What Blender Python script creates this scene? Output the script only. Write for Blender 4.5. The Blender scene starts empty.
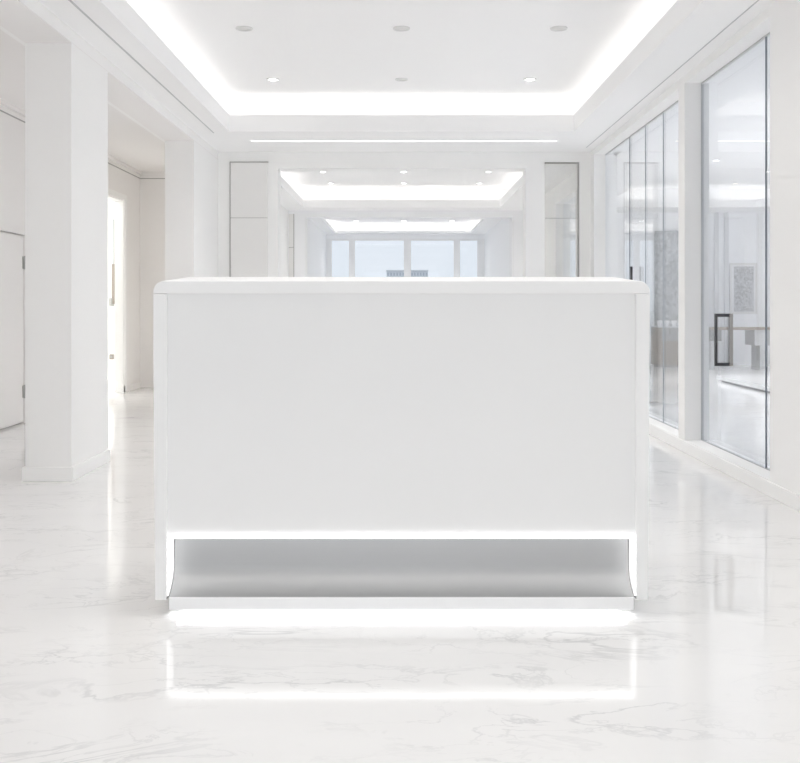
import bpy, bmesh, math, random
from mathutils import Vector
random.seed(4)
sc = bpy.context.scene
COL = sc.collection

# ---------------------------------------------------------------- camera
cam_data = bpy.data.cameras.new('camera')
cam = bpy.data.objects.new('camera', cam_data)
COL.objects.link(cam)
EYE = 1.06
cam.location = (0, 0, EYE)
cam.rotation_euler = (math.radians(90), 0, 0)
cam_data.sensor_fit = 'HORIZONTAL'
cam_data.sensor_width = 36
cam_data.lens = 45.0                      # 1000 px focal length at 800 px width
cam_data.shift_x = -1.5 / 800
cam_data.shift_y = -75.5 / 800
cam_data.clip_end = 500
sc.camera = cam

# ---------------------------------------------------------------- world, exposure
w = bpy.data.worlds.new('daylight')
sc.world = w
w.use_nodes = True
bg = w.node_tree.nodes['Background']
bg.inputs[0].default_value = (0.83, 0.875, 0.93, 1)
bg.inputs[1].default_value = 0.95
sc.view_settings.view_transform = 'Standard'
sc.view_settings.look = 'None'
sc.view_settings.gamma = 1
sc.view_settings.use_curve_mapping = False
sc.view_settings.exposure = 0.09
cy = sc.cycles
cy.max_bounces = 32
cy.diffuse_bounces = 24
cy.glossy_bounces = 8
cy.transmission_bounces = 8
cy.transparent_max_bounces = 16
cy.caustics_reflective = False
cy.caustics_refractive = False
cy.sample_clamp_indirect = 4.0

COVE_MAIN = 1.8
COVE_BACK = 1.75
COVE_THIRD = 1.7
COVE_SIDE = 1.5
DOWN_MAIN = 2.25          # watts of each downlight
DOWN_BACK = 3.8
DOWN_THIRD = 4.6
DOWN_SIDE = 25.0
LAMP_TINT = (1.0, 0.964, 0.936)


# unseen fill light added behind the camera to brighten the room
def area(name, loc, rot, sx, sy, power, color=(1, 1, 1)):
    d = bpy.data.lights.new(name, 'AREA')
    d.shape = 'RECTANGLE'
    d.size, d.size_y, d.energy, d.color = sx, sy, power, color
    o = bpy.data.objects.new(name, d)
    COL.objects.link(o)
    o.location = loc
    o.rotation_euler = rot
    return o


area('front_fill', (0, -3.0, 1.5), (math.radians(90), 0, 0), 6.0, 2.6, 16, (1.0, 0.968, 0.945))


# ---------------------------------------------------------------- materials
def mat(name, col, rough=0.5, metal=0.0, spec=0.5, emit=None, estr=0.0, noise=0.0, nscale=6.0, bump=0.0, coat=0.0):
    m = bpy.data.materials.new(name)
    m.use_nodes = True
    nt = m.node_tree
    b = nt.nodes['Principled BSDF']
    b.inputs['Base Color'].default_value = (*col, 1)
    b.inputs['Roughness'].default_value = rough
    b.inputs['Metallic'].default_value = metal
    b.inputs['Specular IOR Level'].default_value = spec
    b.inputs['Coat Weight'].default_value = coat
    if emit:
        b.inputs['Emission Color'].default_value = (*emit, 1)
        b.inputs['Emission Strength'].default_value = estr
    if noise or bump:
        tc = nt.nodes.new('ShaderNodeTexCoord')
        n = nt.nodes.new('ShaderNodeTexNoise')
        n.inputs['Scale'].default_value = nscale
        n.inputs['Detail'].default_value = 4
        nt.links.new(tc.outputs['Object'], n.inputs['Vector'])
        if noise:
            mx = nt.nodes.new('ShaderNodeMix')
            mx.data_type = 'RGBA'
            mx.inputs['A'].default_value = (*[c * (1 - noise) for c in col], 1)
            mx.inputs['B'].default_value = (*[min(1, c * (1 + noise)) for c in col], 1)
            nt.links.new(n.outputs['Fac'], mx.inputs['Factor'])
            nt.links.new(mx.outputs['Result'], b.inputs['Base Color'])
        if bump:
            bp = nt.nodes.new('ShaderNodeBump')
            bp.inputs['Strength'].default_value = bump
            bp.inputs['Distance'].default_value = 0.002
            nt.links.new(n.outputs['Fac'], bp.inputs['Height'])
            nt.links.new(bp.outputs['Normal'], b.inputs['Normal'])
    return m


def glass_mat(name, tint, refl=1.0, ior=1.5):
    m = bpy.data.materials.new(name)
    m.use_nodes = True
    nt = m.node_tree
    nt.nodes.clear()
    out = nt.nodes.new('ShaderNodeOutputMaterial')
    tr = nt.nodes.new('ShaderNodeBsdfTransparent')
    tr.inputs[0].default_value = (*tint, 1)
    gl = nt.nodes.new('ShaderNodeBsdfGlossy')
    gl.inputs['Roughness'].default_value = 0.0
    gl.inputs['Color'].default_value = (refl, refl, refl, 1)
    # Schlick reflectance, the same from either side of the sheet
    geo = nt.nodes.new('ShaderNodeNewGeometry')
    dot = nt.nodes.new('ShaderNodeVectorMath'); dot.operation = 'DOT_PRODUCT'
    nt.links.new(geo.outputs['Normal'], dot.inputs[0]); nt.links.new(geo.outputs['Incoming'], dot.inputs[1])
    ab = nt.nodes.new('ShaderNodeMath'); ab.operation = 'ABSOLUTE'
    nt.links.new(dot.outputs['Value'], ab.inputs[0])
    om = nt.nodes.new('ShaderNodeMath'); om.operation = 'SUBTRACT'; om.inputs[0].default_value = 1
    nt.links.new(ab.outputs[0], om.inputs[1])
    pw = nt.nodes.new('ShaderNodeMath'); pw.operation = 'POWER'; pw.inputs[1].default_value = 5
    nt.links.new(om.outputs[0], pw.inputs[0])
    f0 = ((ior - 1) / (ior + 1)) ** 2
    fr = nt.nodes.new('ShaderNodeMath'); fr.operation = 'MULTIPLY_ADD'
    fr.inputs[1].default_value = 1 - f0
    fr.inputs[2].default_value = f0
    nt.links.new(pw.outputs[0], fr.inputs[0])
    mx = nt.nodes.new('ShaderNodeMixShader')
    nt.links.new(fr.outputs[0], mx.inputs[0])
    nt.links.new(tr.outputs[0], mx.inputs[1])
    nt.links.new(gl.outputs[0], mx.inputs[2])
    nt.links.new(mx.outputs[0], out.inputs[0])
    return m


def marble_mat():
    m = bpy.data.materials.new('polished_white_marble')
    m.use_nodes = True
    nt = m.node_tree
    N, L = nt.nodes.new, nt.links.new
    b = nt.nodes['Principled BSDF']
    tc = N('ShaderNodeTexCoord')
    mp = N('ShaderNodeMapping')
    mp.inputs['Rotation'].default_value = (0, 0, math.radians(-56))
    mp.inputs['Scale'].default_value = (0.9, 2.0, 1.0)
    L(tc.outputs['Object'], mp.inputs[0])

    def vein(scale, lac, width, off):
        mo = N('ShaderNodeVectorMath'); mo.operation = 'ADD'
        mo.inputs[1].default_value = (off, off * 1.7, 0)
        L(mp.outputs[0], mo.inputs[0])
        n = N('ShaderNodeTexNoise')
        n.inputs['Scale'].default_value = scale
        n.inputs['Detail'].default_value = 7
        n.inputs['Roughness'].default_value = 0.58
        n.inputs['Distortion'].default_value = lac
        L(mo.outputs[0], n.inputs['Vector'])
        s = N('ShaderNodeMath'); s.operation = 'SUBTRACT'; s.inputs[1].default_value = 0.5
        L(n.outputs['Fac'], s.inputs[0])
        a = N('ShaderNodeMath'); a.operation = 'ABSOLUTE'
        L(s.outputs[0], a.inputs[0])
        r = N('ShaderNodeMapRange'); r.interpolation_type = 'SMOOTHSTEP'
        r.inputs['From Min'].default_value = 0
        r.inputs['From Max'].default_value = width
        r.inputs['To Min'].default_value = 1
        r.inputs['To Max'].default_value = 0
        L(a.outputs[0], r.inputs['Value'])
        return r.outputs[0]

    mask = N('ShaderNodeTexNoise')
    mask.inputs['Scale'].default_value = 2.1
    mask.inputs['Detail'].default_value = 3
    L(mp.outputs[0], mask.inputs['Vector'])
    mr = N('ShaderNodeMapRange')
    mr.inputs['From Min'].default_value = 0.42
    mr.inputs['From Max'].default_value = 0.68
    L(mask.outputs['Fac'], mr.inputs['Value'])
    v1 = vein(1.3, 0.9, 0.018, 0.0)
    v2 = vein(3.6, 0.7, 0.020, 5.3)
    m1 = N('ShaderNodeMath'); m1.operation = 'MULTIPLY'
    L(v1, m1.inputs[0]); L(mr.outputs[0], m1.inputs[1])
    m2 = N('ShaderNodeMath'); m2.operation = 'MULTIPLY'; m2.inputs[1].default_value = 0.7
    L(v2, m2.inputs[0])
    m2b = N('ShaderNodeMath'); m2b.operation = 'MULTIPLY'
    L(m2.outputs[0], m2b.inputs[0]); L(mr.outputs[0], m2b.inputs[1])
    ad = N('ShaderNodeMath'); ad.operation = 'MAXIMUM'
    L(m1.outputs[0], ad.inputs[0]); L(m2b.outputs[0], ad.inputs[1])
    cl = N('ShaderNodeTexNoise')
    cl.inputs['Scale'].default_value = 1.2
    cl.inputs['Detail'].default_value = 5
    L(mp.outputs[0], cl.inputs['Vector'])
    base = N('ShaderNodeMix'); base.data_type = 'RGBA'
    base.inputs['A'].default_value = (0.80, 0.80, 0.80, 1)
    base.inputs['B'].default_value = (0.90, 0.90, 0.897, 1)
    L(cl.outputs['Fac'], base.inputs['Factor'])
    f = N('ShaderNodeMath'); f.operation = 'MULTIPLY'; f.inputs[1].default_value = 0.52
    L(ad.outputs[0], f.inputs[0])
    mix = N('ShaderNodeMix'); mix.data_type = 'RGBA'
    mix.inputs['B'].default_value = (0.47, 0.48, 0.49, 1)
    L(f.outputs[0], mix.inputs['Factor'])
    L(base.outputs['Result'], mix.inputs['A'])
    L(mix.outputs['Result'], b.inputs['Base Color'])
    b.inputs['Roughness'].default_value = 0.07
    b.inputs['Specular IOR Level'].default_value = 0.6
    return m


def steel_mat(name='brushed_steel', v=0.49, metal=1.0):
    m = bpy.data.materials.new(name)
    m.use_nodes = True
    nt = m.node_tree
    N, L = nt.nodes.new, nt.links.new
    b = nt.nodes['Principled BSDF']
    b.inputs['Metallic'].default_value = metal
    b.inputs['Base Color'].default_value = (v, v * 1.004, v * 1.008, 1)
    tc = N('ShaderNodeTexCoord')
    mp = N('ShaderNodeMapping'); mp.inputs['Scale'].default_value = (1.5, 90, 160)
    n = N('ShaderNodeTexNoise'); n.inputs['Scale'].default_value = 3
    L(tc.outputs['Object'], mp.inputs[0]); L(mp.outputs[0], n.inputs['Vector'])
    r = N('ShaderNodeMapRange')
    r.inputs['To Min'].default_value = 0.40
    r.inputs['To Max'].default_value = 0.52
    L(n.outputs['Fac'], r.inputs['Value']); L(r.outputs[0], b.inputs['Roughness'])
    return m


def mosaic_mat(name, a, c, scale):
    m = bpy.data.materials.new(name)
    m.use_nodes = True
    nt = m.node_tree
    N, L = nt.nodes.new, nt.links.new
    b = nt.nodes['Principled BSDF']
    b.inputs['Roughness'].default_value = 0.5
    tc = N('ShaderNodeTexCoord')
    v = N('ShaderNodeTexVoronoi'); v.inputs['Scale'].default_value = scale
    L(tc.outputs['Object'], v.inputs['Vector'])
    bw = N('ShaderNodeRGBToBW'); L(v.outputs['Color'], bw.inputs[0])
    mx = N('ShaderNodeMix'); mx.data_type = 'RGBA'
    mx.inputs['A'].default_value = (*a, 1); mx.inputs['B'].default_value = (*c, 1)
    L(bw.outputs[0], mx.inputs['Factor']); L(mx.outputs['Result'], b.inputs['Base Color'])
    return m


def wood_mat(name, a, c):
    m = bpy.data.materials.new(name)
    m.use_nodes = True
    nt = m.node_tree
    N, L = nt.nodes.new, nt.links.new
    b = nt.nodes['Principled BSDF']
    b.inputs['Roughness'].default_value = 0.5
    tc = N('ShaderNodeTexCoord')
    mp = N('ShaderNodeMapping'); mp.inputs['Scale'].default_value = (9, 9, 0.7)
    n = N('ShaderNodeTexNoise'); n.inputs['Scale'].default_value = 2; n.inputs['Detail'].default_value = 6
    L(tc.outputs['Object'], mp.inputs[0]); L(mp.outputs[0], n.inputs['Vector'])
    mx = N('ShaderNodeMix'); mx.data_type = 'RGBA'
    mx.inputs['A'].default_value = (*a, 1); mx.inputs['B'].default_value = (*c, 1)
    L(n.outputs['Fac'], mx.inputs['Factor']); L(mx.outputs['Result'], b.inputs['Base Color'])
    return m


M = dict(
    wall=mat('white_wall_paint', (0.93, 0.928, 0.92), 0.6, noise=0.006, bump=0.05, nscale=30),
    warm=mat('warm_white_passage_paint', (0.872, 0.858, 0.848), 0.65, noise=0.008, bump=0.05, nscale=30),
    ceil=mat('white_ceiling_paint', (0.94, 0.94, 0.94), 0.75, noise=0.005),
    back=mat('cool_white_wall_paint', (0.915, 0.922, 0.935), 0.6, noise=0.006),
    desk=mat('satin_white_solid_surface', (0.90, 0.903, 0.903), 0.38, noise=0.004),
    desk_front=mat('white_laminate_front', (0.87, 0.873, 0.873), 0.42, noise=0.006, nscale=3),
    joint=mat('grey_joint_line', (0.42, 0.41, 0.40), 0.7),
    dark=mat('dark_joint', (0.18, 0.18, 0.19), 0.5),
    marble=marble_mat(), steel=steel_mat(), steel_light=steel_mat('pale_brushed_steel', 0.95, 0.6),
    led=mat('white_led_diffuser', (0.9, 0.9, 0.9), emit=(1, 1, 1), estr=4.0),
    glass=glass_mat('lobby_glass', (0.93, 0.95, 0.975), 1.0, 1.45),
    slot_glass=glass_mat('panel_glass', (0.93, 0.93, 0.92), 1.0, 1.7),
    pane=glass_mat('window_pane_glass', (0.965, 0.98, 0.995)),
    edge=mat('dark_blue_glass_edge', (0.13, 0.16, 0.20), 0.6, spec=0.1),
    seam=mat('blue_grey_glass_seam', (0.34, 0.38, 0.42), 0.6, spec=0.1),
    bronze=mat('dark_bronze_metal', (0.07, 0.07, 0.075), 0.35, metal=0.6),
    taupe=mat('taupe_brushed_metal', (0.36, 0.32, 0.28), 0.4, metal=0.3),
    panel=mat('glossy_grey_white_panel', (0.85, 0.842, 0.828), 0.12, coat=0.3),
    mosaic=mosaic_mat('grey_mosaic', (0.20, 0.22, 0.24), (0.52, 0.54, 0.56), 22),
    art=mosaic_mat('speckled_grey_print', (0.25, 0.26, 0.28), (0.66, 0.67, 0.69), 38),
    wood=wood_mat('taupe_wood', (0.15, 0.112, 0.08), (0.24, 0.19, 0.145)),
    woodd=wood_mat('brown_wood', (0.24, 0.19, 0.15), (0.36, 0.30, 0.25)),
    grey=mat('mid_grey_lacquer', (0.22, 0.225, 0.23), 0.4),
    lgrey=mat('light_grey_lacquer', (0.52, 0.53, 0.54), 0.4),
    china=mat('white_china', (0.85, 0.85, 0.86), 0.15),
    ring=mat('grey_white_light_trim', (0.74, 0.74, 0.73), 0.4),
    off=mat('unlit_lens', (0.72, 0.72, 0.70), 0.3),
    hinge=mat('grey_hinge_metal', (0.45, 0.45, 0.44), 0.6, metal=0.0),
    haze=mat('hazy_grey_facade', (0.72, 0.75, 0.78), 0.8, noise=0.03),
    hazed=mat('hazy_window_glass', (0.50, 0.54, 0.59), 0.4),
    pil=mat('pale_grey_strip', (0.72, 0.73, 0.745), 0.5),
    mull=mat('pale_grey_window_frame', (0.88, 0.885, 0.89), 0.5),
    ground=mat('pale_paving', (0.6, 0.61, 0.62), 0.8, noise=0.05),
)


def emitter(name, s, col=(1, 1, 1)):
    return mat(name, (0.9, 0.9, 0.9), emit=col, estr=s)


# ---------------------------------------------------------------- mesh helpers
class MB:
    def __init__(self):
        self.bm = bmesh.new()

    def box(self, x0, x1, y0, y1, z0, z1):
        v = [self.bm.verts.new(p) for p in ((x0, y0, z0), (x1, y0, z0), (x1, y1, z0), (x0, y1, z0),
                                            (x0, y0, z1), (x1, y0, z1), (x1, y1, z1), (x0, y1, z1))]
        for f in ((0, 3, 2, 1), (4, 5, 6, 7), (0, 1, 5, 4), (1, 2, 6, 5), (2, 3, 7, 6), (3, 0, 4, 7)):
            self.bm.faces.new([v[i] for i in f])
        return self

    def prism_x(self, prof, x0, x1):      # profile of (y, z) swept along x
        a = [self.bm.verts.new((x0, y, z)) for y, z in prof]
        b = [self.bm.verts.new((x1, y, z)) for y, z in prof]
        n = len(prof)
        for i in range(n):
            self.bm.faces.new((a[i], a[(i + 1) % n], b[(i + 1) % n], b[i]))
        self.bm.faces.new(a[::-1]); self.bm.faces.new(b)
        return self

    def loft(self, r0, r1):               # two closed loops of 3D points
        a = [self.bm.verts.new(p) for p in r0]
        b = [self.bm.verts.new(p) for p in r1]
        n = len(a)
        for i in range(n):
            self.bm.faces.new((a[i], a[(i + 1) % n], b[(i + 1) % n], b[i]))
        self.bm.faces.new(a[::-1]); self.bm.faces.new(b)
        return self

    def lathe(self, prof, cx=0, cy=0, n=28):   # (r, z) profile
        rings = []
        for r, z in prof:
            if r < 1e-6:
                rings.append([self.bm.verts.new((cx, cy, z))])
            else:
                rings.append([self.bm.verts.new((cx + r * math.cos(2 * math.pi * k / n), cy + r * math.sin(2 * math.pi * k / n), z)) for k in range(n)])
        for a, b in zip(rings, rings[1:]):
            for k in range(n):
                q = [a[k % len(a)], a[(k + 1) % len(a)], b[(k + 1) % len(b)], b[k % len(b)]]
                u = []
                for v in q:
                    if v not in u:
                        u.append(v)
                if len(u) > 2:
                    self.bm.faces.new(u)
        return self

    def build(self, name, m, parent=None, bevel=0.0, seg=2, smooth=False, loc=None):
        bmesh.ops.recalc_face_normals(self.bm, faces=self.bm.faces)
        if bevel:
            bmesh.ops.bevel(self.bm, geom=[e for e in self.bm.edges if e.is_manifold and e.calc_face_angle(0) > 0.5],
                            offset=bevel, segments=seg, profile=0.5, affect='EDGES')
        if loc is not None:
            bmesh.ops.translate(self.bm, verts=self.bm.verts, vec=[-c for c in loc])
        me = bpy.data.meshes.new(name)
        self.bm.to_mesh(me); self.bm.free()
        if smooth:
            for p in me.polygons:
                p.use_smooth = True
        me.materials.append(m)
        o = bpy.data.objects.new(name, me)
        COL.objects.link(o)
        if loc is not None:
            o.location = loc
        if parent:
            o.parent = parent
        return o


def tag(o, label, cat, group=None, kind=None):
    o['label'] = label; o['category'] = cat
    if group: o['group'] = group
    if kind: o['kind'] = kind
    return o


def struct(o, label=None, cat=None):
    o['kind'] = 'structure'
    if label: o['label'] = label
    if cat: o['category'] = cat
    return o


def root(name, loc, label, cat, group=None, kind=None):
    o = bpy.data.objects.new(name, None)
    COL.objects.link(o)
    o.location = loc
    return tag(o, label, cat, group, kind)


def child(mb, name, m, r, **kw):         # mesh given in world coordinates, child of an (unrotated) root
    o = mb.build(name, m, None, **kw)
    o.parent = r
    o.location = Vector(o.location) - Vector(r.location if r.parent is None else r.location + r.parent.location)
    return o


# ---------------------------------------------------------------- shell
YF, Y2, Y3 = 10.9, 17.6, 23.5
XL, XR, XG = -2.0, 2.06, 2.18
ZC = 2.74
YB = -3.0
XP = -3.4

struct(MB().box(-6.4, 9.2, YB, 24.2, -0.12, 0).build('floor', M['marble']),
       'polished white marble floor with fine grey veins running through all rooms', 'floor')


def tray_ceiling(name, X0, X1, Y0, Y1, tx0, tx1, ty0, ty1, zs, zl, zt, strength, label, strip_words, out=0.35, group=None):
    mb = MB()
    t = 0.05
    mb.box(X0, X1, Y0, ty0, zs, zs + t).box(X0, X1, ty1, Y1, zs, zs + t)
    mb.box(X0, tx0, ty0, ty1, zs, zs + t).box(tx1, X1, ty0, ty1, zs, zs + t)
    l = 0.03                                # upstanding lip round the opening
    e = 0.002
    mb.box(tx0 - l, tx0, ty0 - l, ty1 + l, zs + t, zl).box(tx1, tx1 + l, ty0 - l, ty1 + l, zs + t, zl)
    mb.box(tx0, tx1, ty0 - l, ty0, zs + t, zl).box(tx0, tx1, ty1, ty1 + l, zs + t, zl)
    a0, a1, b0, b1 = tx0 - out, tx1 + out, ty0 - out, ty1 + out
    k = 0.04                                # recess walls and the raised ceiling field
    mb.box(a0 - k, a0, b0 - k, b1 + k, zs + t, zt).box(a1, a1 + k, b0 - k, b1 + k, zs + t, zt)
    mb.box(a0, a1, b0 - k, b0, zs + t, zt).box(a0, a1, b1, b1 + k, zs + t, zt)
    mb.box(a0 - k, a1 + k, b0 - k, b1 + k, zt, zt + 0.06)
    struct(mb.build(name, M['ceil']), label, 'ceiling')
    em = emitter('cove_led_' + name, strength, LAMP_TINT)
    z0, z1 = zs + t + 0.001, zs + t + 0.022
    d0, d1 = 0.07, 0.12
    for (a, side) in (((tx0 - d1, tx0 - d0, ty0 - d0, ty1 + d0), 'left'), ((tx1 + d0, tx1 + d1, ty0 - d0, ty1 + d0), 'right'),
                      ((tx0 - d1, tx1 + d1, ty0 - d1, ty0 - d0), 'near'), ((tx0 - d1, tx1 + d1, ty1 + d0, ty1 + d1), 'far')):
        s = MB().box(*a, z0, z1).build('cove_light_strip', em)
        tag(s, f'glowing cove light behind the {side} lip of {strip_words}', 'light strip', 'cove lights of ' + strip_words)


tray_ceiling('ceiling', XL - 0.28, XR + 0.25, YB, YF, -1.66, 1.66, -1.2, 9.63, ZC, 2.90, 3.10, COVE_MAIN,
             'white raised tray ceiling above the desk with glowing cove edge', 'the large tray ceiling above the desk')
tray_ceiling('ceiling', -2.2, 2.4, YF, Y2 + 0.4, -1.68, 1.68, 11.6, 17.06, ZC, 2.87, 3.10, COVE_BACK,
             'white tray ceiling of the second room behind the desk', 'the second tray ceiling beyond the first portal')
tray_ceiling('ceiling', -2.2, 2.4, Y2 + 0.4, Y3 + 0.2, -1.53, 1.60, 18.9, 22.95, ZC, 2.80, 2.97, COVE_THIRD,
             'pale tray ceiling of the farthest room before the windows', 'the farthest tray ceiling before the windows', out=0.3)
tray_ceiling('ceiling', 2.31, 9.2, 3.6, 18.2, 3.3, 8.2, 5.6, 17.0, ZC, 2.88, 3.10, COVE_SIDE,
             'white tray ceiling of the room behind the right glass wall', 'the tray ceiling in the room behind the glass')

# left side: beam, passage wall, passage ceiling
struct(MB().box(-2.28, XL, YB, YF, 2.66, ZC).box(-2.32, -2.28, YB, 13.0, 2.66, 2.86).build('trim_1', M['wall']),
       'long white beam carried by the left columns', 'beam')
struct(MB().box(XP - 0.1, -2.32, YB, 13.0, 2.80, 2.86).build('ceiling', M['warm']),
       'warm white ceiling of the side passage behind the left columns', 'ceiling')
DT, DY0, DY1 = 2.35, 10.9, 12.25
TH = 0.11
# near flush door in the passage wall is set into it
PD0, PD1, PDT = 7.9, 9.02, 1.70
w1 = MB()
w1.box(XP - TH, XP, YB, PD0, 0, 2.86).box(XP - TH, XP, PD0, PD1, PDT, 2.86).box(XP - TH, XP, PD1, DY0, 0, 2.86)
w1.box(XP - TH, XP, DY0, DY1, DT, 2.86).box(XP - TH, XP, DY1, 13.0, 0, 2.86)
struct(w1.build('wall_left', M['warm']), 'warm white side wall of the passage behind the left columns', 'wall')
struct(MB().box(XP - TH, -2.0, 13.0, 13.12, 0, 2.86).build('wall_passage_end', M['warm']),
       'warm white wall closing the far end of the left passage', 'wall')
struct(MB().box(-2.28, XL, YF, Y2, 0, 2.86).build('wall_left', M['wall']), 'white left wall of the second room behind the desk', 'wall')
struct(MB().box(-2.28, XL + 0.0, YB, YF, 2.654, 2.6599).build('trim_9', M['warm']), 'underside of the long left beam, its shade painted in darker warm white', 'beam')  # thin slab puts the shade under the beam into its colour
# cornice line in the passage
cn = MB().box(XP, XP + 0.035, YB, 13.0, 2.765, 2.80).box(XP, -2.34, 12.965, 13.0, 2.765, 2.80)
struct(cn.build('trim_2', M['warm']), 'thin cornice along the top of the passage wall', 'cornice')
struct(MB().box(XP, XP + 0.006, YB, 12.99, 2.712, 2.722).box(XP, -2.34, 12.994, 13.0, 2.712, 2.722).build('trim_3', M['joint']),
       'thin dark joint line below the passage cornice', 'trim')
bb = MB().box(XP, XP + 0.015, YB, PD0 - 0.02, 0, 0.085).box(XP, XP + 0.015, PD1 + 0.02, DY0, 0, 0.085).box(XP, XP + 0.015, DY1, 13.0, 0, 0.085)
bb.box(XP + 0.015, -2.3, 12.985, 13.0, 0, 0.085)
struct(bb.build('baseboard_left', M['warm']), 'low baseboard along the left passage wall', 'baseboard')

# flush passage door
d1 = root('door_1', (XP, PD0, 0), 'flush warm white door in the passage wall left of the nearest column', 'door', kind='structure')
child(MB().box(XP - 0.045, XP - 0.005, PD0 + 0.01, PD1 - 0.008, 0.02, PDT - 0.01), 'door_leaf', M['warm'], d1, bevel=0.002)
child(MB().box(XP - 0.10, XP - 0.05, PD0, PD1, 0, PDT), 'door_stop', M['warm'], d1)
fr = MB().box(XP, XP + 0.012, PD0 - 0.05, PD0, 0, PDT + 0.05).box(XP, XP + 0.012, PD1, PD1 + 0.05, 0, PDT + 0.05).box(XP, XP + 0.012, PD0, PD1, PDT, PDT + 0.05)
child(fr, 'door_frame', M['warm'], d1, bevel=0.002)
for z in (1.45, 0.29):
    hb = MB().lathe([(0, z - 0.06), (0.008, z - 0.06), (0.008, z + 0.06), (0, z + 0.06)], XP + 0.008, PD1 - 0.02, 10)
    hb.box(XP - 0.006, XP + 0.003, PD1 - 0.04, PD1 - 0.012, z - 0.055, z + 0.055)
    child(hb, 'hinge', M['hinge'], d1)

# bright doorway and the room behind it
d2 = root('door_2', (XP, DY0, 0), 'tall white doorway glowing with light at the end of the left passage', 'doorway', kind='structure')
f2 = MB().box(XP, XP + 0.02, DY0 - 0.07, DY0, 0, DT + 0.07).box(XP, XP + 0.02, DY1, DY1 + 0.07, 0, DT + 0.07).box(XP, XP + 0.02, DY0, DY1, DT, DT + 0.07)
f2.box(XP - TH, XP, DY0, DY0 + 0.015, 0, DT).box(XP - TH, XP, DY1 - 0.015, DY1, 0, DT).box(XP - TH, XP, DY0 + 0.015, DY1 - 0.015, DT - 0.015, DT)
child(f2, 'door_frame', M['wall'], d2, bevel=0.002)
lr = MB().box(-6.4, -6.3, 8.6, 14.6, 0, 2.8).box(-6.4, XP - TH, 14.5, 14.6, 0, 2.8).box(-6.4, XP - TH, 8.6, 8.7, 0, 2.8)
lr.box(-6.4, XP - TH, 8.6, 14.6, 2.8, 2.86)
lr.box(XP - TH, XP - 0.01, 13.12, 14.6, 0, 2.8)
struct(lr.build('wall_lit_room', M['wall']), 'bright white walls of the small room behind the glowing doorway', 'wall')
cl = root('ceiling_lamp', (-4.6, 12.2, 2.7), 'flat white ceiling lamp in the bright room behind the left doorway', 'lamp')
child(MB().box(-5.6, -3.7, 11.2, 13.4, 2.71, 2.798), 'lamp_housing', M['wall'], cl)
child(MB().box(-5.56, -3.74, 11.24, 13.36, 2.70, 2.71), 'diffuser', emitter('side_room_lamp', 3.7, (1, 0.99, 0.98)), cl)
# narrow wall-hung fitting and a low brown box seen through the doorway
px = lambda x, Y: (x - 401.5) * Y / 1000
pz = lambda y, Y: EYE + (306 - y) * Y / 1000
Yq = 14.42
nf = root('wall_rail', (px(112.5, Yq), 14.5, pz(262, Yq)), 'slim grey-brown vertical rail on the bright wall beyond the left doorway', 'wall rail')
child(MB().box(px(111.6, Yq), px(113.6, Yq), Yq, 14.5, pz(304, Yq), pz(264, Yq)), 'rail', M['taupe'], nf, bevel=0.003)
child(MB().box(px(111.8, Yq), px(112.8, Yq), Yq + 0.05, 14.5, pz(264, Yq), pz(219, Yq)), 'cable', M['lgrey'], nf)
child(MB().box(px(110.0, Yq), px(112.4, Yq), Yq - 0.05, 14.5, pz(306, Yq), pz(298, Yq)), 'hook', M['hinge'], nf, bevel=0.004)
sb = root('wall_socket', (px(110.5, Yq), 14.5, pz(357, Yq)), 'small brown box low on the bright wall beyond the left doorway', 'wall box')
child(MB().box(px(108.5, Yq), px(112.4, Yq), 14.46, 14.5, pz(359.5, Yq), pz(354.5, Yq)), 'plate', M['taupe'], sb, bevel=0.004)
child(MB().box(px(109.3, Yq), px(111.6, Yq), 14.45, 14.462, pz(358.4, Yq), pz(355.6, Yq)), 'insert', M['hinge'], sb)


# columns
def column(y0, y1, label):
    r = root('column', (-2.14, (y0 + y1) / 2, 0), label, 'column', 'square white columns of the left arcade')
    child(MB().box(-2.28, XL, y0, y1, 0, 2.654), 'shaft', M['wall'], r)
    b = MB().box(-2.295, XL + 0.013, y0 - 0.013, y1 + 0.013, 0, 0.085)
    child(b, 'plinth', M['wall'], r, bevel=0.003)


column(6.06, 6.81, 'nearest square white column on the left, wide plinth on the marble floor')
column(9.64, YF, 'farther white column on the left, partly behind the desk corner')

# wall with the first portal (Y = YF)
P = MB()
P.box(-2.28, -1.345, YF, YF + 0.25, 0, ZC).box(1.354, 1.56, YF, YF + 0.25, 0, ZC).box(1.94, XR + 0.25, YF, YF + 0.25, 0, ZC)
P.box(1.56, 1.94, YF, YF + 0.25, 2.63, ZC)
P.box(-1.345, 1.354, YF, YF + 0.25, 2.56, ZC)
struct(P.build('wall_back', M['wall']), 'white cross wall with a wide portal behind the desk', 'wall')
# glossy closed panel left of the portal
wp = root('wall_panel', (-1.66, YF, 0.1), 'glossy grey-white wall panel left of the first portal', 'wall panel')
child(MB().box(-1.862, -1.458, YF - 0.012, YF, 0.1, 2.017), 'lower_panel', M['panel'], wp, bevel=0.002)
child(MB().box(-1.862, -1.458, YF - 0.012, YF, 2.023, 2.622), 'upper_panel', M['panel'], wp, bevel=0.002)
child(MB().box(-1.872, -1.863, YF - 0.014, YF, 0.09, 2.632).box(-1.872, -1.45, YF - 0.014, YF, 2.623, 2.632).box(-1.862, -1.458, YF - 0.009, YF, 2.017, 2.023), 'joint', M['joint'], wp)
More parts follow.
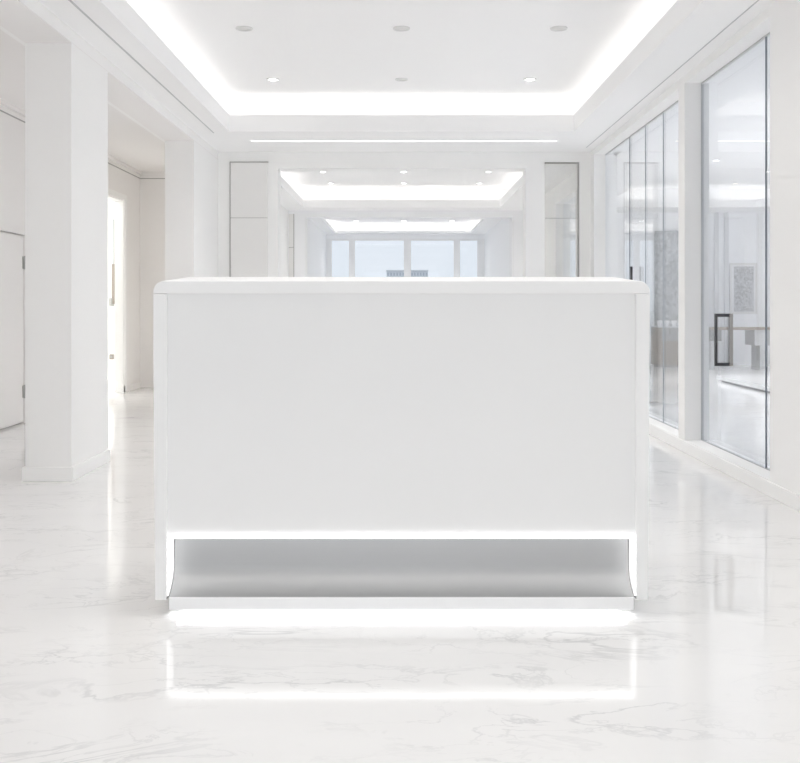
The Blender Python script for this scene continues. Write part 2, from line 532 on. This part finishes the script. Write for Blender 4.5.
# glazed slot right of the portal
w5 = root('window_1', (1.75, YF, 0), 'tall glass panel with dark edge right of the first portal', 'glass panel', kind='structure')
child(MB().box(1.565, 1.935, YF + 0.02, YF + 0.032, 0.02, 2.625), 'pane', M['slot_glass'], w5)
child(MB().box(1.926, 1.938, YF + 0.005, YF + 0.045, 0.0, 2.628).box(1.562, 1.926, YF + 0.005, YF + 0.045, 2.616, 2.628).box(1.562, 1.926, YF + 0.005, YF + 0.045, 0.0, 0.02), 'frame', M['joint'], w5)
child(MB().box(1.562, 1.926, YF + 0.033, YF + 0.039, 2.017, 2.023).box(1.556, 1.562, YF + 0.033, YF + 0.039, 0.02, 2.6), 'glazing_bar', M['lgrey'], w5)

# second room right wall with its own glass opening, portal 2
R2 = 2.16
q = MB().box(R2, R2 + 0.24, YF + 0.25, 11.7, 0, ZC + 0.1).box(R2, R2 + 0.24, 14.0, Y2, 0, ZC + 0.1)
q.box(R2, R2 + 0.24, 11.7, 14.0, 2.49, ZC + 0.1)
struct(q.build('wall_right', M['wall']), 'white right wall of the second room behind the desk', 'wall')
w6 = root('window_2', (R2 + 0.1, 12.85, 0), 'large glass screen in the right wall of the second room', 'glass panel', kind='structure')
child(MB().box(R2 + 0.1, R2 + 0.11, 11.7, 14.0, 0.0, 2.49), 'pane', M['glass'], w6)
P2 = MB().box(-2.28, -1.7, Y2, Y2 + 0.4, 0, ZC).box(1.98, R2 + 0.24, Y2, Y2 + 0.4, 0, ZC).box(-1.7, 1.98, Y2, Y2 + 0.4, 2.62, ZC)
struct(P2.build('wall_back', M['back']), 'white cross wall with the second portal, seen far behind the desk', 'wall')
wq = root('wall_panel', (-1.93, Y2, 0), 'narrow grey panel on the far cross wall left of the second portal', 'wall panel')
child(MB().box(-1.985, -1.90, Y2 - 0.012, Y2, 0.1, 2.085), 'lower_panel', M['panel'], wq)
child(MB().box(-1.985, -1.90, Y2 - 0.012, Y2, 2.095, 2.68), 'upper_panel', M['panel'], wq)
child(MB().box(-1.90, -1.888, Y2 - 0.014, Y2, 0.1, 2.68).box(-1.985, -1.90, Y2 - 0.009, Y2, 2.085, 2.095), 'joint', M['joint'], wq)
j2 = MB().box(-1.70, -1.66, Y2 - 0.02, Y2 + 0.42, 0, 2.62).box(1.94, 1.98, Y2 - 0.02, Y2 + 0.42, 0, 2.62)
struct(j2.build('trim_5', M['mull']), 'grey lining of the second portal', 'trim')
# third room
struct(MB().box(-1.87, -1.77, Y2 + 0.42, Y3, 0, ZC).build('wall_left', M['back']), 'pale left wall of the farthest room', 'wall')
struct(MB().box(1.95, 2.05, Y2 + 0.42, Y3, 0, ZC).build('wall_right', M['back']), 'pale right wall of the farthest room', 'wall')
YW = Y3
hw = MB().box(-1.77, 1.95, YW, YW + 0.12, 2.64, ZC).box(-1.77, 1.95, YW, YW + 0.12, 0, 0.35)
struct(hw.build('wall_window_side', M['back']), 'narrow wall above and below the far windows', 'wall')
ed = [px(326, YW), px(330.5, YW), px(350, YW), px(353.8, YW), px(405, YW), px(410, YW), px(455, YW), px(459, YW), px(478.5, YW), px(484.7, YW)]
fx = MB()
for a, b in ((0, 1), (2, 3), (4, 5), (6, 7), (8, 9)):
    fx.box(ed[a], ed[b], YW + 0.01, YW + 0.10, 0.35, 2.64)
names = ['leftmost narrow far window', 'left wide far window', 'right wide far window', 'rightmost narrow far window']
for i, (a, b) in enumerate(((1, 2), (3, 4), (5, 6), (7, 8))):
    r = root('window_%d' % (3 + i), ((ed[a] + ed[b]) / 2, YW + 0.05, 0.35), names[i] + ' showing pale blue sky', 'window', 'windows of the farthest room', 'structure')
    child(MB().box(ed[a], ed[b], YW + 0.05, YW + 0.06, 0.40, 2.60), 'pane', M['pane'], r)
    f = MB().box(ed[a], ed[b], YW + 0.02, YW + 0.09, 0.35, 0.40).box(ed[a], ed[b], YW + 0.02, YW + 0.09, 2.60, 2.64)
    f.box(ed[a], ed[a] + 0.025, YW + 0.02, YW + 0.09, 0.40, 2.60).box(ed[b] - 0.025, ed[b], YW + 0.02, YW + 0.09, 0.40, 2.60)
    child(f, 'window_frame', M['mull'], r)
struct(fx.build('trim_6', M['mull']), 'grey mullions between the far windows', 'mullions')
# outside
struct(MB().box(-90, 90, 26, 260, -0.4, -0.2).build('ground_outside', M['ground']), 'pale paved ground outside the far windows', 'ground')
YBld = 130
for (xa, xb, words) in ((px(386.5, YBld), px(404.8, YBld), 'left'), (px(410.5, YBld), px(428, YBld), 'right')):
    b = root('building', ((xa + xb) / 2, YBld, -0.2), f'hazy grey distant building seen low through the {words} wide window', 'building', 'distant buildings')
    zt = pz(271, YBld)
    wm = MB().box(xa, xb, YBld, YBld + 8, -0.2, zt)
    child(wm, 'walls', M['haze'], b)
    wd = xb - xa
    for k in range(6):
        u = xa + wd * (k + 0.5) / 6
        child(MB().box(u - wd * 0.045, u + wd * 0.045, YBld - 0.06, YBld + 0.1, zt - 0.62, zt - 0.22), 'window', M['hazed'], b)
    child(MB().box(xa - 0.05, xb + 0.05, YBld - 0.15, YBld + 8.1, zt, zt + 0.12), 'roof', M['haze'], b)

# right lobby wall with two recessed glass openings
W = MB()
xw = XR + 0.175
O = ((5.59, 7.27), (7.44, 10.70))
W.box(XR, xw, YB, O[0][0], 0, ZC).box(XR, xw, O[0][1], O[1][0], 0, ZC).box(XR, xw, O[1][1], YF + 0.25, 0, ZC)
for a, b in O:
    W.box(XR, xw, a, b, 2.68, ZC).box(XR, xw, a, b, 0, 0.085)
struct(W.build('wall_right', M['wall']), 'white right lobby wall framing the glass door and the glass partition', 'wall')
Bb = MB().box(XR - 0.012, XR, YB, YF, 0, 0.08)
struct(Bb.build('baseboard_right', M['wall'], bevel=0.002), 'low white baseboard under the glass wall on the right', 'baseboard')

# glass door (nearest) and its fixed light
def pane_box(y0, y1, z0, z1):
    return MB().box(XG, XG + 0.012, y0, y1, z0, z1)


d3 = root('door_3', (XG, 6.6, 0.085), 'frameless glass door with an upright bar handle on the right', 'glass door', kind='structure')
child(pane_box(5.995, 7.26, 0.09, 2.68), 'door_leaf', M['glass'], d3)
child(MB().box(XG, XG + 0.009, 5.984, 5.993, 0.086, 2.68), 'edge_seal', M['edge'], d3)
child(MB().box(XG - 0.003, XG + 0.015, 5.59, 7.27, 0.0855, 0.0895).box(XG - 0.003, XG + 0.015, 5.59, 7.27, 2.672, 2.68).box(XG - 0.003, XG + 0.015, 7.265, 7.27, 0.09, 2.672), 'channel', M['lgrey'], d3)
hy, hz0, hz1 = 6.80, 0.652, 1.008
hroot = bpy.data.objects.new('handle', None)
COL.objects.link(hroot); hroot.parent = d3; hroot.location = (0, hy - 6.6, 0)
hroot['label'] = 'rectangular pull handle of dark and taupe metal'


def sub(mb, name, m, par, **kw):
    o = mb.build(name, m, None, **kw)
    off = Vector((0, 0, 0)); q_ = par
    while q_ is not None:
        off += Vector(q_.location); q_ = q_.parent
    o.parent = par
    o.location = Vector(o.location) - off
    return o


sub(MB().box(XG - 0.05, XG - 0.034, hy - 0.012, hy + 0.012, hz0, hz1), 'outer_bar', M['bronze'], hroot, bevel=0.002)
sub(MB().box(XG + 0.046, XG + 0.07, hy - 0.015, hy + 0.015, hz0, hz1), 'inner_bar', M['taupe'], hroot, bevel=0.002)
for z in (hz0, hz1 - 0.022):
    sub(MB().box(XG - 0.034, XG + 0.046, hy - 0.009, hy + 0.009, z, z + 0.022), 'bridge', M['bronze'], hroot)
w7 = root('window_7', (XG, 5.8, 0.085), 'narrow fixed glass strip between the glass door and the near right wall', 'glass panel', kind='structure')
child(pane_box(5.59, 5.98, 0.09, 2.68), 'pane', M['glass'], w7)
# glass partition (farther), four panes with dark joints
js = [7.44, 8.34, 8.95, 9.57, 10.70]
pw = ['nearest to the white pier', 'second from the white pier', 'third from the white pier, with a dark pull', 'farthest, beside the cross wall']
for i in range(4):
    r = root('window_%d' % (8 + i), (XG, (js[i] + js[i + 1]) / 2, 0.085), 'tall glass pane of the right partition, ' + pw[i], 'glass panel', 'panes of the right glass partition', 'structure')
    child(pane_box(js[i] + 0.004, js[i + 1] - 0.008, 0.09, 2.68), 'pane', M['glass'], r)
    if i < 3:
        child(MB().box(XG, XG + 0.009, js[i + 1] - 0.006, js[i + 1] + 0.002, 0.09, 2.68), 'edge_seal', M['edge'] if i == 2 else M['seam'], r)
    child(MB().box(XG - 0.003, XG + 0.015, js[i], js[i + 1], 0.0855, 0.0895).box(XG - 0.003, XG + 0.015, js[i], js[i + 1], 2.672, 2.68), 'channel', M['lgrey'], r)
    if i == 2:
        h = MB().box(XG - 0.05, XG - 0.03, 9.30, 9.326, 0.95, pz(266.5, 9.3))
        h.box(XG - 0.03, XG - 0.001, 9.306, 9.32, 1.0, 1.02).box(XG - 0.03, XG - 0.001, 9.306, 9.32, 1.24, 1.26)
        child(h, 'handle', M['bronze'], r, bevel=0.002)

# ceiling joint lines and slot light
struct(MB().box(-1.828, -1.815, YB, 9.7, ZC - 0.003, ZC).build('trim_7', M['lgrey']), 'thin dark joint along the left ceiling edge', 'trim')
struct(MB().box(1.955, 1.963, YB, 10.6, ZC - 0.003, ZC).build('trim_8', M['lgrey']), 'thin grey joint along the right ceiling edge', 'trim')
sl = root('slot_light', (0.02, 10.16, ZC), 'long thin white slot light in the ceiling before the first portal', 'slot light')
child(MB().box(-1.53, 1.58, 10.11, 10.21, ZC - 0.004, ZC - 0.0005), 'housing', M['wall'], sl)
child(MB().box(-1.52, 1.57, 10.14, 10.18, ZC - 0.006, ZC - 0.0035), 'diffuser', emitter('slot_glow', 1.8), sl)

# ---------------------------------------------------------------- room behind the glass
SR = MB().box(xw, 9.2, 18.0, 18.12, 0, ZC).box(9.1, 9.2, 3.6, 18.0, 0, ZC).box(xw, 9.2, 3.6, 3.7, 0, ZC)
struct(SR.build('wall_side_room', M['back']), 'cool white walls of the room behind the right glass', 'wall')
for k, X in enumerate((5.44, 5.62, 5.80)):
    s = MB().box(X, X + 0.07, 17.94, 18.0, 0, ZC).build('wall_pilaster', M['pil'])
    tag(s, 'narrow grey upright strip on the far wall seen through the glass door', 'wall strip', 'upright strips on the far wall behind the glass door')
ms = root('mosaic_panel', (4.9, 18.0, 0.9), 'grey mosaic wall panel above the wooden counter behind the glass', 'wall panel')
for k in range(5):
    a = 4.55 + k * 0.148
    child(MB().box(a, a + 0.144, 17.95, 17.998, 0.0, 2.41), 'panel_strip', M['mosaic'], ms)
# wooden counter
ct = root('counter', (4.85, 17.5, 0), 'taupe wooden counter with a grey shelf seen through the glass partition', 'counter')
xa, xb, ya, yb = 4.42, 5.25, 17.2, 17.75
cz = pz(326.5, ya)
child(MB().box(xa, xb, ya, yb, cz - 0.02, cz), 'worktop', M['lgrey'], ct, bevel=0.003)
child(MB().box(xa + 0.01, xb - 0.01, ya + 0.01, yb, 0.04, pz(341, ya)), 'body', M['wood'], ct)
child(MB().box(xa + 0.03, xb - 0.03, ya + 0.05, yb, 0, 0.04), 'plinth', M['grey'], ct)
child(MB().box(xa + 0.01, xb - 0.01, ya + 0.04, yb, pz(341, ya), cz - 0.02), 'shelf_back', M['wood'], ct)
child(MB().box(px(662.5, ya), xb - 0.012, ya + 0.0, ya + 0.04, pz(336, ya), cz - 0.02), 'drawer_front', M['grey'], ct, bevel=0.003)
child(MB().box(px(662.5, ya), xb - 0.012, ya - 0.004, ya + 0.04, pz(341, ya), pz(336, ya)), 'drawer_rail', M['grey'], ct)
child(MB().box(px(669, ya), px(670.6, ya), ya - 0.02, ya, pz(334, ya), pz(329, ya)), 'drawer_handle', M['bronze'], ct)
for k in range(5):
    a = xa + 0.02 + k * 0.162
    child(MB().box(a, a + 0.156, ya, ya + 0.012, 0.045, pz(341.5, ya)), 'front_board', M['wood'], ct, bevel=0.002)


def cup(x, y, z, label):
    r = root('cup', (x, y, z), label, 'cup', 'white cups on the wooden counter behind the glass')
    o = MB().lathe([(0, 0), (0.026, 0), (0.03, 0.008), (0.046, 0.055), (0.05, 0.10), (0.046, 0.10), (0.042, 0.055), (0.027, 0.014), (0, 0.012)]).build('bowl', M['china'], r, smooth=True)
    hnd = MB()
    for i in range(9):
        a0, a1 = [math.radians(-80 + 160 * t / 9) for t in (i, i + 1)]
        for_ = []
        for a in (a0, a1):
            c = Vector((0.043 + 0.028 * math.cos(a), 0, 0.055 + 0.03 * math.sin(a)))
            n = Vector((math.cos(a), 0, math.sin(a)))
            for_.append([c + n * 0.005, c + Vector((0, 0.005, 0)), c - n * 0.005, c - Vector((0, 0.005, 0))])
        hnd.loft(*for_)
    hnd.build('handle', M['china'], r)
    return r


places = ['leftmost', 'second from left', 'third from left', 'fourth from left', 'rightmost']
for k in range(5):
    cup(4.475 + 0.128 * k, 17.36, cz + 0.001, f'white cup on the wooden counter behind the glass, {places[k]} of the row')

# framed print
YP = 17.97
fp = root('framed_print', (px(743, YP), 18.0, pz(288, YP)), 'white framed speckled grey print seen through the glass door', 'picture')
x0, x1, z0, z1 = px(729.5, YP), px(757, YP), pz(314, YP), pz(263, YP)
fw = 0.04
child(MB().box(x0, x1, YP - 0.02, YP, z0, z0 + fw).box(x0, x1, YP - 0.02, YP, z1 - fw, z1).box(x0, x0 + fw, YP - 0.02, YP, z0 + fw, z1 - fw).box(x1 - fw, x1, YP - 0.02, YP, z0 + fw, z1 - fw), 'frame', M['ring'], fp)
child(MB().box(x0 + fw, x1 - fw, YP - 0.005, YP + 0.03, z0 + fw, z1 - fw), 'mount', M['china'], fp)
child(MB().box(px(733.8, YP), px(753.5, YP), YP - 0.009, YP - 0.004, pz(311.5, YP), pz(266.5, YP)), 'print', M['art'], fp)

# long console table
YT = 16.6
tb = root('console_table', (px(740, YT), YT, 0), 'long console table with thin brown top and grey drawers behind the glass door', 'table')
ztp = pz(327.5, YT)
TX0, TX1 = px(710, YT), px(782, YT)
child(MB().box(TX0, TX1, YT, YT + 0.5, ztp - 0.04, ztp), 'tabletop', M['woodd'], tb, bevel=0.003)
child(MB().box(TX0 + 0.01, px(722, YT), YT + 0.02, YT + 0.48, pz(341, YT), ztp - 0.04), 'drawer', M['grey'], tb, bevel=0.003)
child(MB().box(px(755, YT), TX1 - 0.02, YT + 0.02, YT + 0.48, pz(345.5, YT), ztp - 0.04), 'drawer', M['lgrey'], tb, bevel=0.003)
for (a, b) in ((px(712, YT), px(714.5, YT)), (px(761, YT), px(768.5, YT))):
    child(MB().box(a, b, YT + 0.04, YT + 0.46, 0, pz(341, YT) if a < px(730, YT) else pz(345.5, YT)), 'leg', M['lgrey'], tb)
# low display platform
pl = root('display_platform', (6.2, 11.5, 0), 'low white display platform on the floor behind the glass door', 'platform')
child(MB().box(4.44, 8.4, 8.2, 14.1, 0.028, 0.078), 'deck', M['marble'], pl, bevel=0.004)
child(MB().box(4.50, 8.34, 8.26, 14.04, 0, 0.028), 'toe_recess', M['grey'], pl)


# ---------------------------------------------------------------- downlights
def downlight(x, y, z, r, em, label, group, power=0.0):
    t = root('downlight', (x, y, z), label, 'downlight', group)
    MB().lathe([(r, 0), (r, -0.006), (r * 0.96, -0.009), (r * 0.74, -0.009), (r * 0.70, -0.003), (r * 0.70, 0)]).build('trim_ring', M['ring'], t, smooth=False)
    MB().lathe([(0, -0.0045), (r * 0.70, -0.0045), (r * 0.70, -0.001), (0, -0.001)]).build('lens', em, t)
    if power:
        d = bpy.data.lights.new('downlight_lamp', 'AREA')
        d.shape, d.size, d.energy = 'DISK', r * 1.3, power
        d.color = LAMP_TINT
        d.spread = math.radians(105)
        o = bpy.data.objects.new('downlight_lamp', d)
        COL.objects.link(o)
        o.parent = t
        o.location = (0, 0, -0.012)


e_on = emitter('downlight_lit', 9.0)
ZT = 3.10
g1 = 'downlights in the large tray ceiling'
rows = ['left', 'middle', 'right']
for k, X in enumerate((-1.155, 0.0, 1.155)):
    downlight(X, 7.34, ZT, 0.063, M['off'], f'unlit-looking round downlight with an added lamp, of the nearer visible row, {rows[k]}, in the large tray ceiling', g1, DOWN_MAIN)  # lens stays dull while a lamp added below it lights the room
    downlight(X, 8.99, ZT, 0.058, M['off'] if k == 1 else e_on, f'{"dim" if k == 1 else "bright"} round downlight of the farther row, {rows[k]}, in the large tray ceiling', g1, DOWN_MAIN * 2.6)
for j, Y in enumerate((1.3, 3.3, 5.3)):  # unseen rows added to light the room evenly
    for k, X in enumerate((-1.155, 0.0, 1.155)):
        downlight(X, Y, ZT, 0.06, e_on, f'added unseen downlight of the large tray ceiling above the frame, {["nearest", "second", "third"][j]} row, {rows[k]}', g1, DOWN_MAIN * (1.4 if j == 1 else 1.0))
g2 = 'downlights in the second tray ceiling'
for k, (a, b) in enumerate(((323, 331), (403.8, 403.8), (488.5, 479.5))):
    downlight(px(a, 15.17), 15.17, ZT, 0.06, e_on, f'bright downlight of the nearer row, {rows[k]}, in the second tray ceiling', g2, DOWN_BACK)
    downlight(px(b, 16.6), 16.6, ZT, 0.06, e_on, f'bright downlight of the farther row, {rows[k]}, in the second tray ceiling', g2, DOWN_BACK)
g3 = 'downlights in the farthest tray ceiling'
for k, a in enumerate((356, 404, 452)):
    downlight(px(a, 22.4), 22.4, 2.97, 0.08, e_on, f'small downlight in the farthest tray ceiling, {rows[k]} of three', g3, DOWN_THIRD)
g4 = 'downlights in the room behind the glass'
for i, X in enumerate((4.4, 6.0)):
    for j, Y in enumerate((8.0, 11.0, 14.0)):
        downlight(X, Y, ZT, 0.06, e_on, f'downlight behind the right glass, {["nearest", "middle", "farthest"][j]} of the {["left", "right"][i]} row', g4, DOWN_SIDE)

# ---------------------------------------------------------------- reception desk
D = 3.40
HX = 0.845
rd = root('reception_desk', (0, 3.6, 0), 'large white reception desk with glowing recessed steel base in the centre', 'desk')
yb = 3.81
ZB, ZTp = 1.1025, 1.145


def top_ring(y, rise, hx):
    r = 0.0385
    pts = [(-hx, y, ZB)]
    for i in range(9):
        a = math.pi - math.pi / 2 * i / 8
        pts.append((-hx + r + r * math.cos(a), y, ZTp - r + r * math.sin(a) + rise * (0.0 if i < 1 else 1) * math.sin(a)))
    for i in range(9):
        a = math.pi / 2 - math.pi / 2 * i / 8
        pts.append((hx - r + r * math.cos(a), y, ZTp - r + r * math.sin(a) + rise * math.sin(a)))
    pts.append((hx, y, ZB))
    return pts


tp = MB().loft(top_ring(D, 0, HX), top_ring(yb, 0.0255, HX))
o = child(tp, 'top', M['desk'], rd, bevel=0.0015, seg=1)
for s in (-1, 1):
    xo, xob, xi = HX * s, 0.838 * s, 0.799 * s
    r0 = [(xob, D, 0.06), (xi, D, 0.06), (xi, D, ZB - 0.0015), (xo, D, ZB - 0.0015)]
    r1 = [(x, yb, z) for x, _, z in r0]
    child(MB().loft(r0, r1), 'side_panel', M['desk'], rd, bevel=0.0015, seg=1)
child(MB().box(-0.7995, 0.7995, D + 0.020, D + 0.042, 0.279, ZB), 'front_panel', M['desk_front'], rd)
child(MB().box(-0.797, 0.797, D + 0.05, yb - 0.02, 0.279, 0.297).box(-0.797, 0.797, yb - 0.04, yb - 0.02, 0.05, 0.279), 'carcass', M['desk_front'], rd)
kp = [(D + 0.105, 0.279)]
for i in range(13):
    a = math.pi / 3 * i / 12
    kp.append((D + 0.095 - 0.166 * (1 - math.cos(a)), 0.162 - 0.108 * math.sin(a)))
kp += [(D + 0.0085, 0.0685), (D + 0.0085, 0.027), (D + 0.05, 0.027), (D + 0.05, 0.040), (D + 0.155, 0.045), (D + 0.155, 0.279)]
kick = child(MB().prism_x(kp, -0.7935, 0.7935), 'kick_plate', M['steel'], rd)
child(MB().prism_x([(D + 0.008, 0.0685), (D + 0.001, 0.0675), (D, 0.066), (D, 0.028), (D + 0.002, 0.0262), (D + 0.008, 0.0262)], -0.790, 0.790), 'base_lip', M['steel_light'], rd)
for p in kick.data.polygons:
    p.use_smooth = abs(p.normal.x) < 0.5
kick.data.set_sharp_from_angle(angle=math.radians(28))
child(MB().box(-0.74, 0.74, D + 0.11, yb - 0.045, 0, 0.05), 'foot', M['grey'], rd)
led = emitter('desk_led', 1.7)
child(MB().box(-0.790, 0.790, D + 0.011, D + 0.022, 0.2665, 0.2785), 'light_bar', led, rd)
child(MB().box(-0.790, 0.790, D + 0.0425, D + 0.094, 0.268, 0.2785), 'added_glow_panel', emitter('desk_recess_fill', 0.75), rd)  # glowing panel added in the recess to brighten the curved kick plate
side_glow = emitter('desk_side_glow', 1.0)  # strips widened so their glow stands in for lit inner side faces
bp_ = [(D + 0.010, 0.264), (D + 0.093, 0.264)] + [(y - 0.002, z + 0.003) for y, z in kp[1:14]] + [(D + 0.010, 0.073)]
for s in (-1, 1):
    a, b = sorted((0.7985 * s, 0.7945 * s))
    child(MB().prism_x(bp_, a, b), 'light_bar', side_glow, rd)
under = emitter('desk_under_led', 18)
child(MB().box(-0.77, 0.77, D + 0.02, D + 0.055, 0.0235, 0.0265), 'light_bar', under, rd)
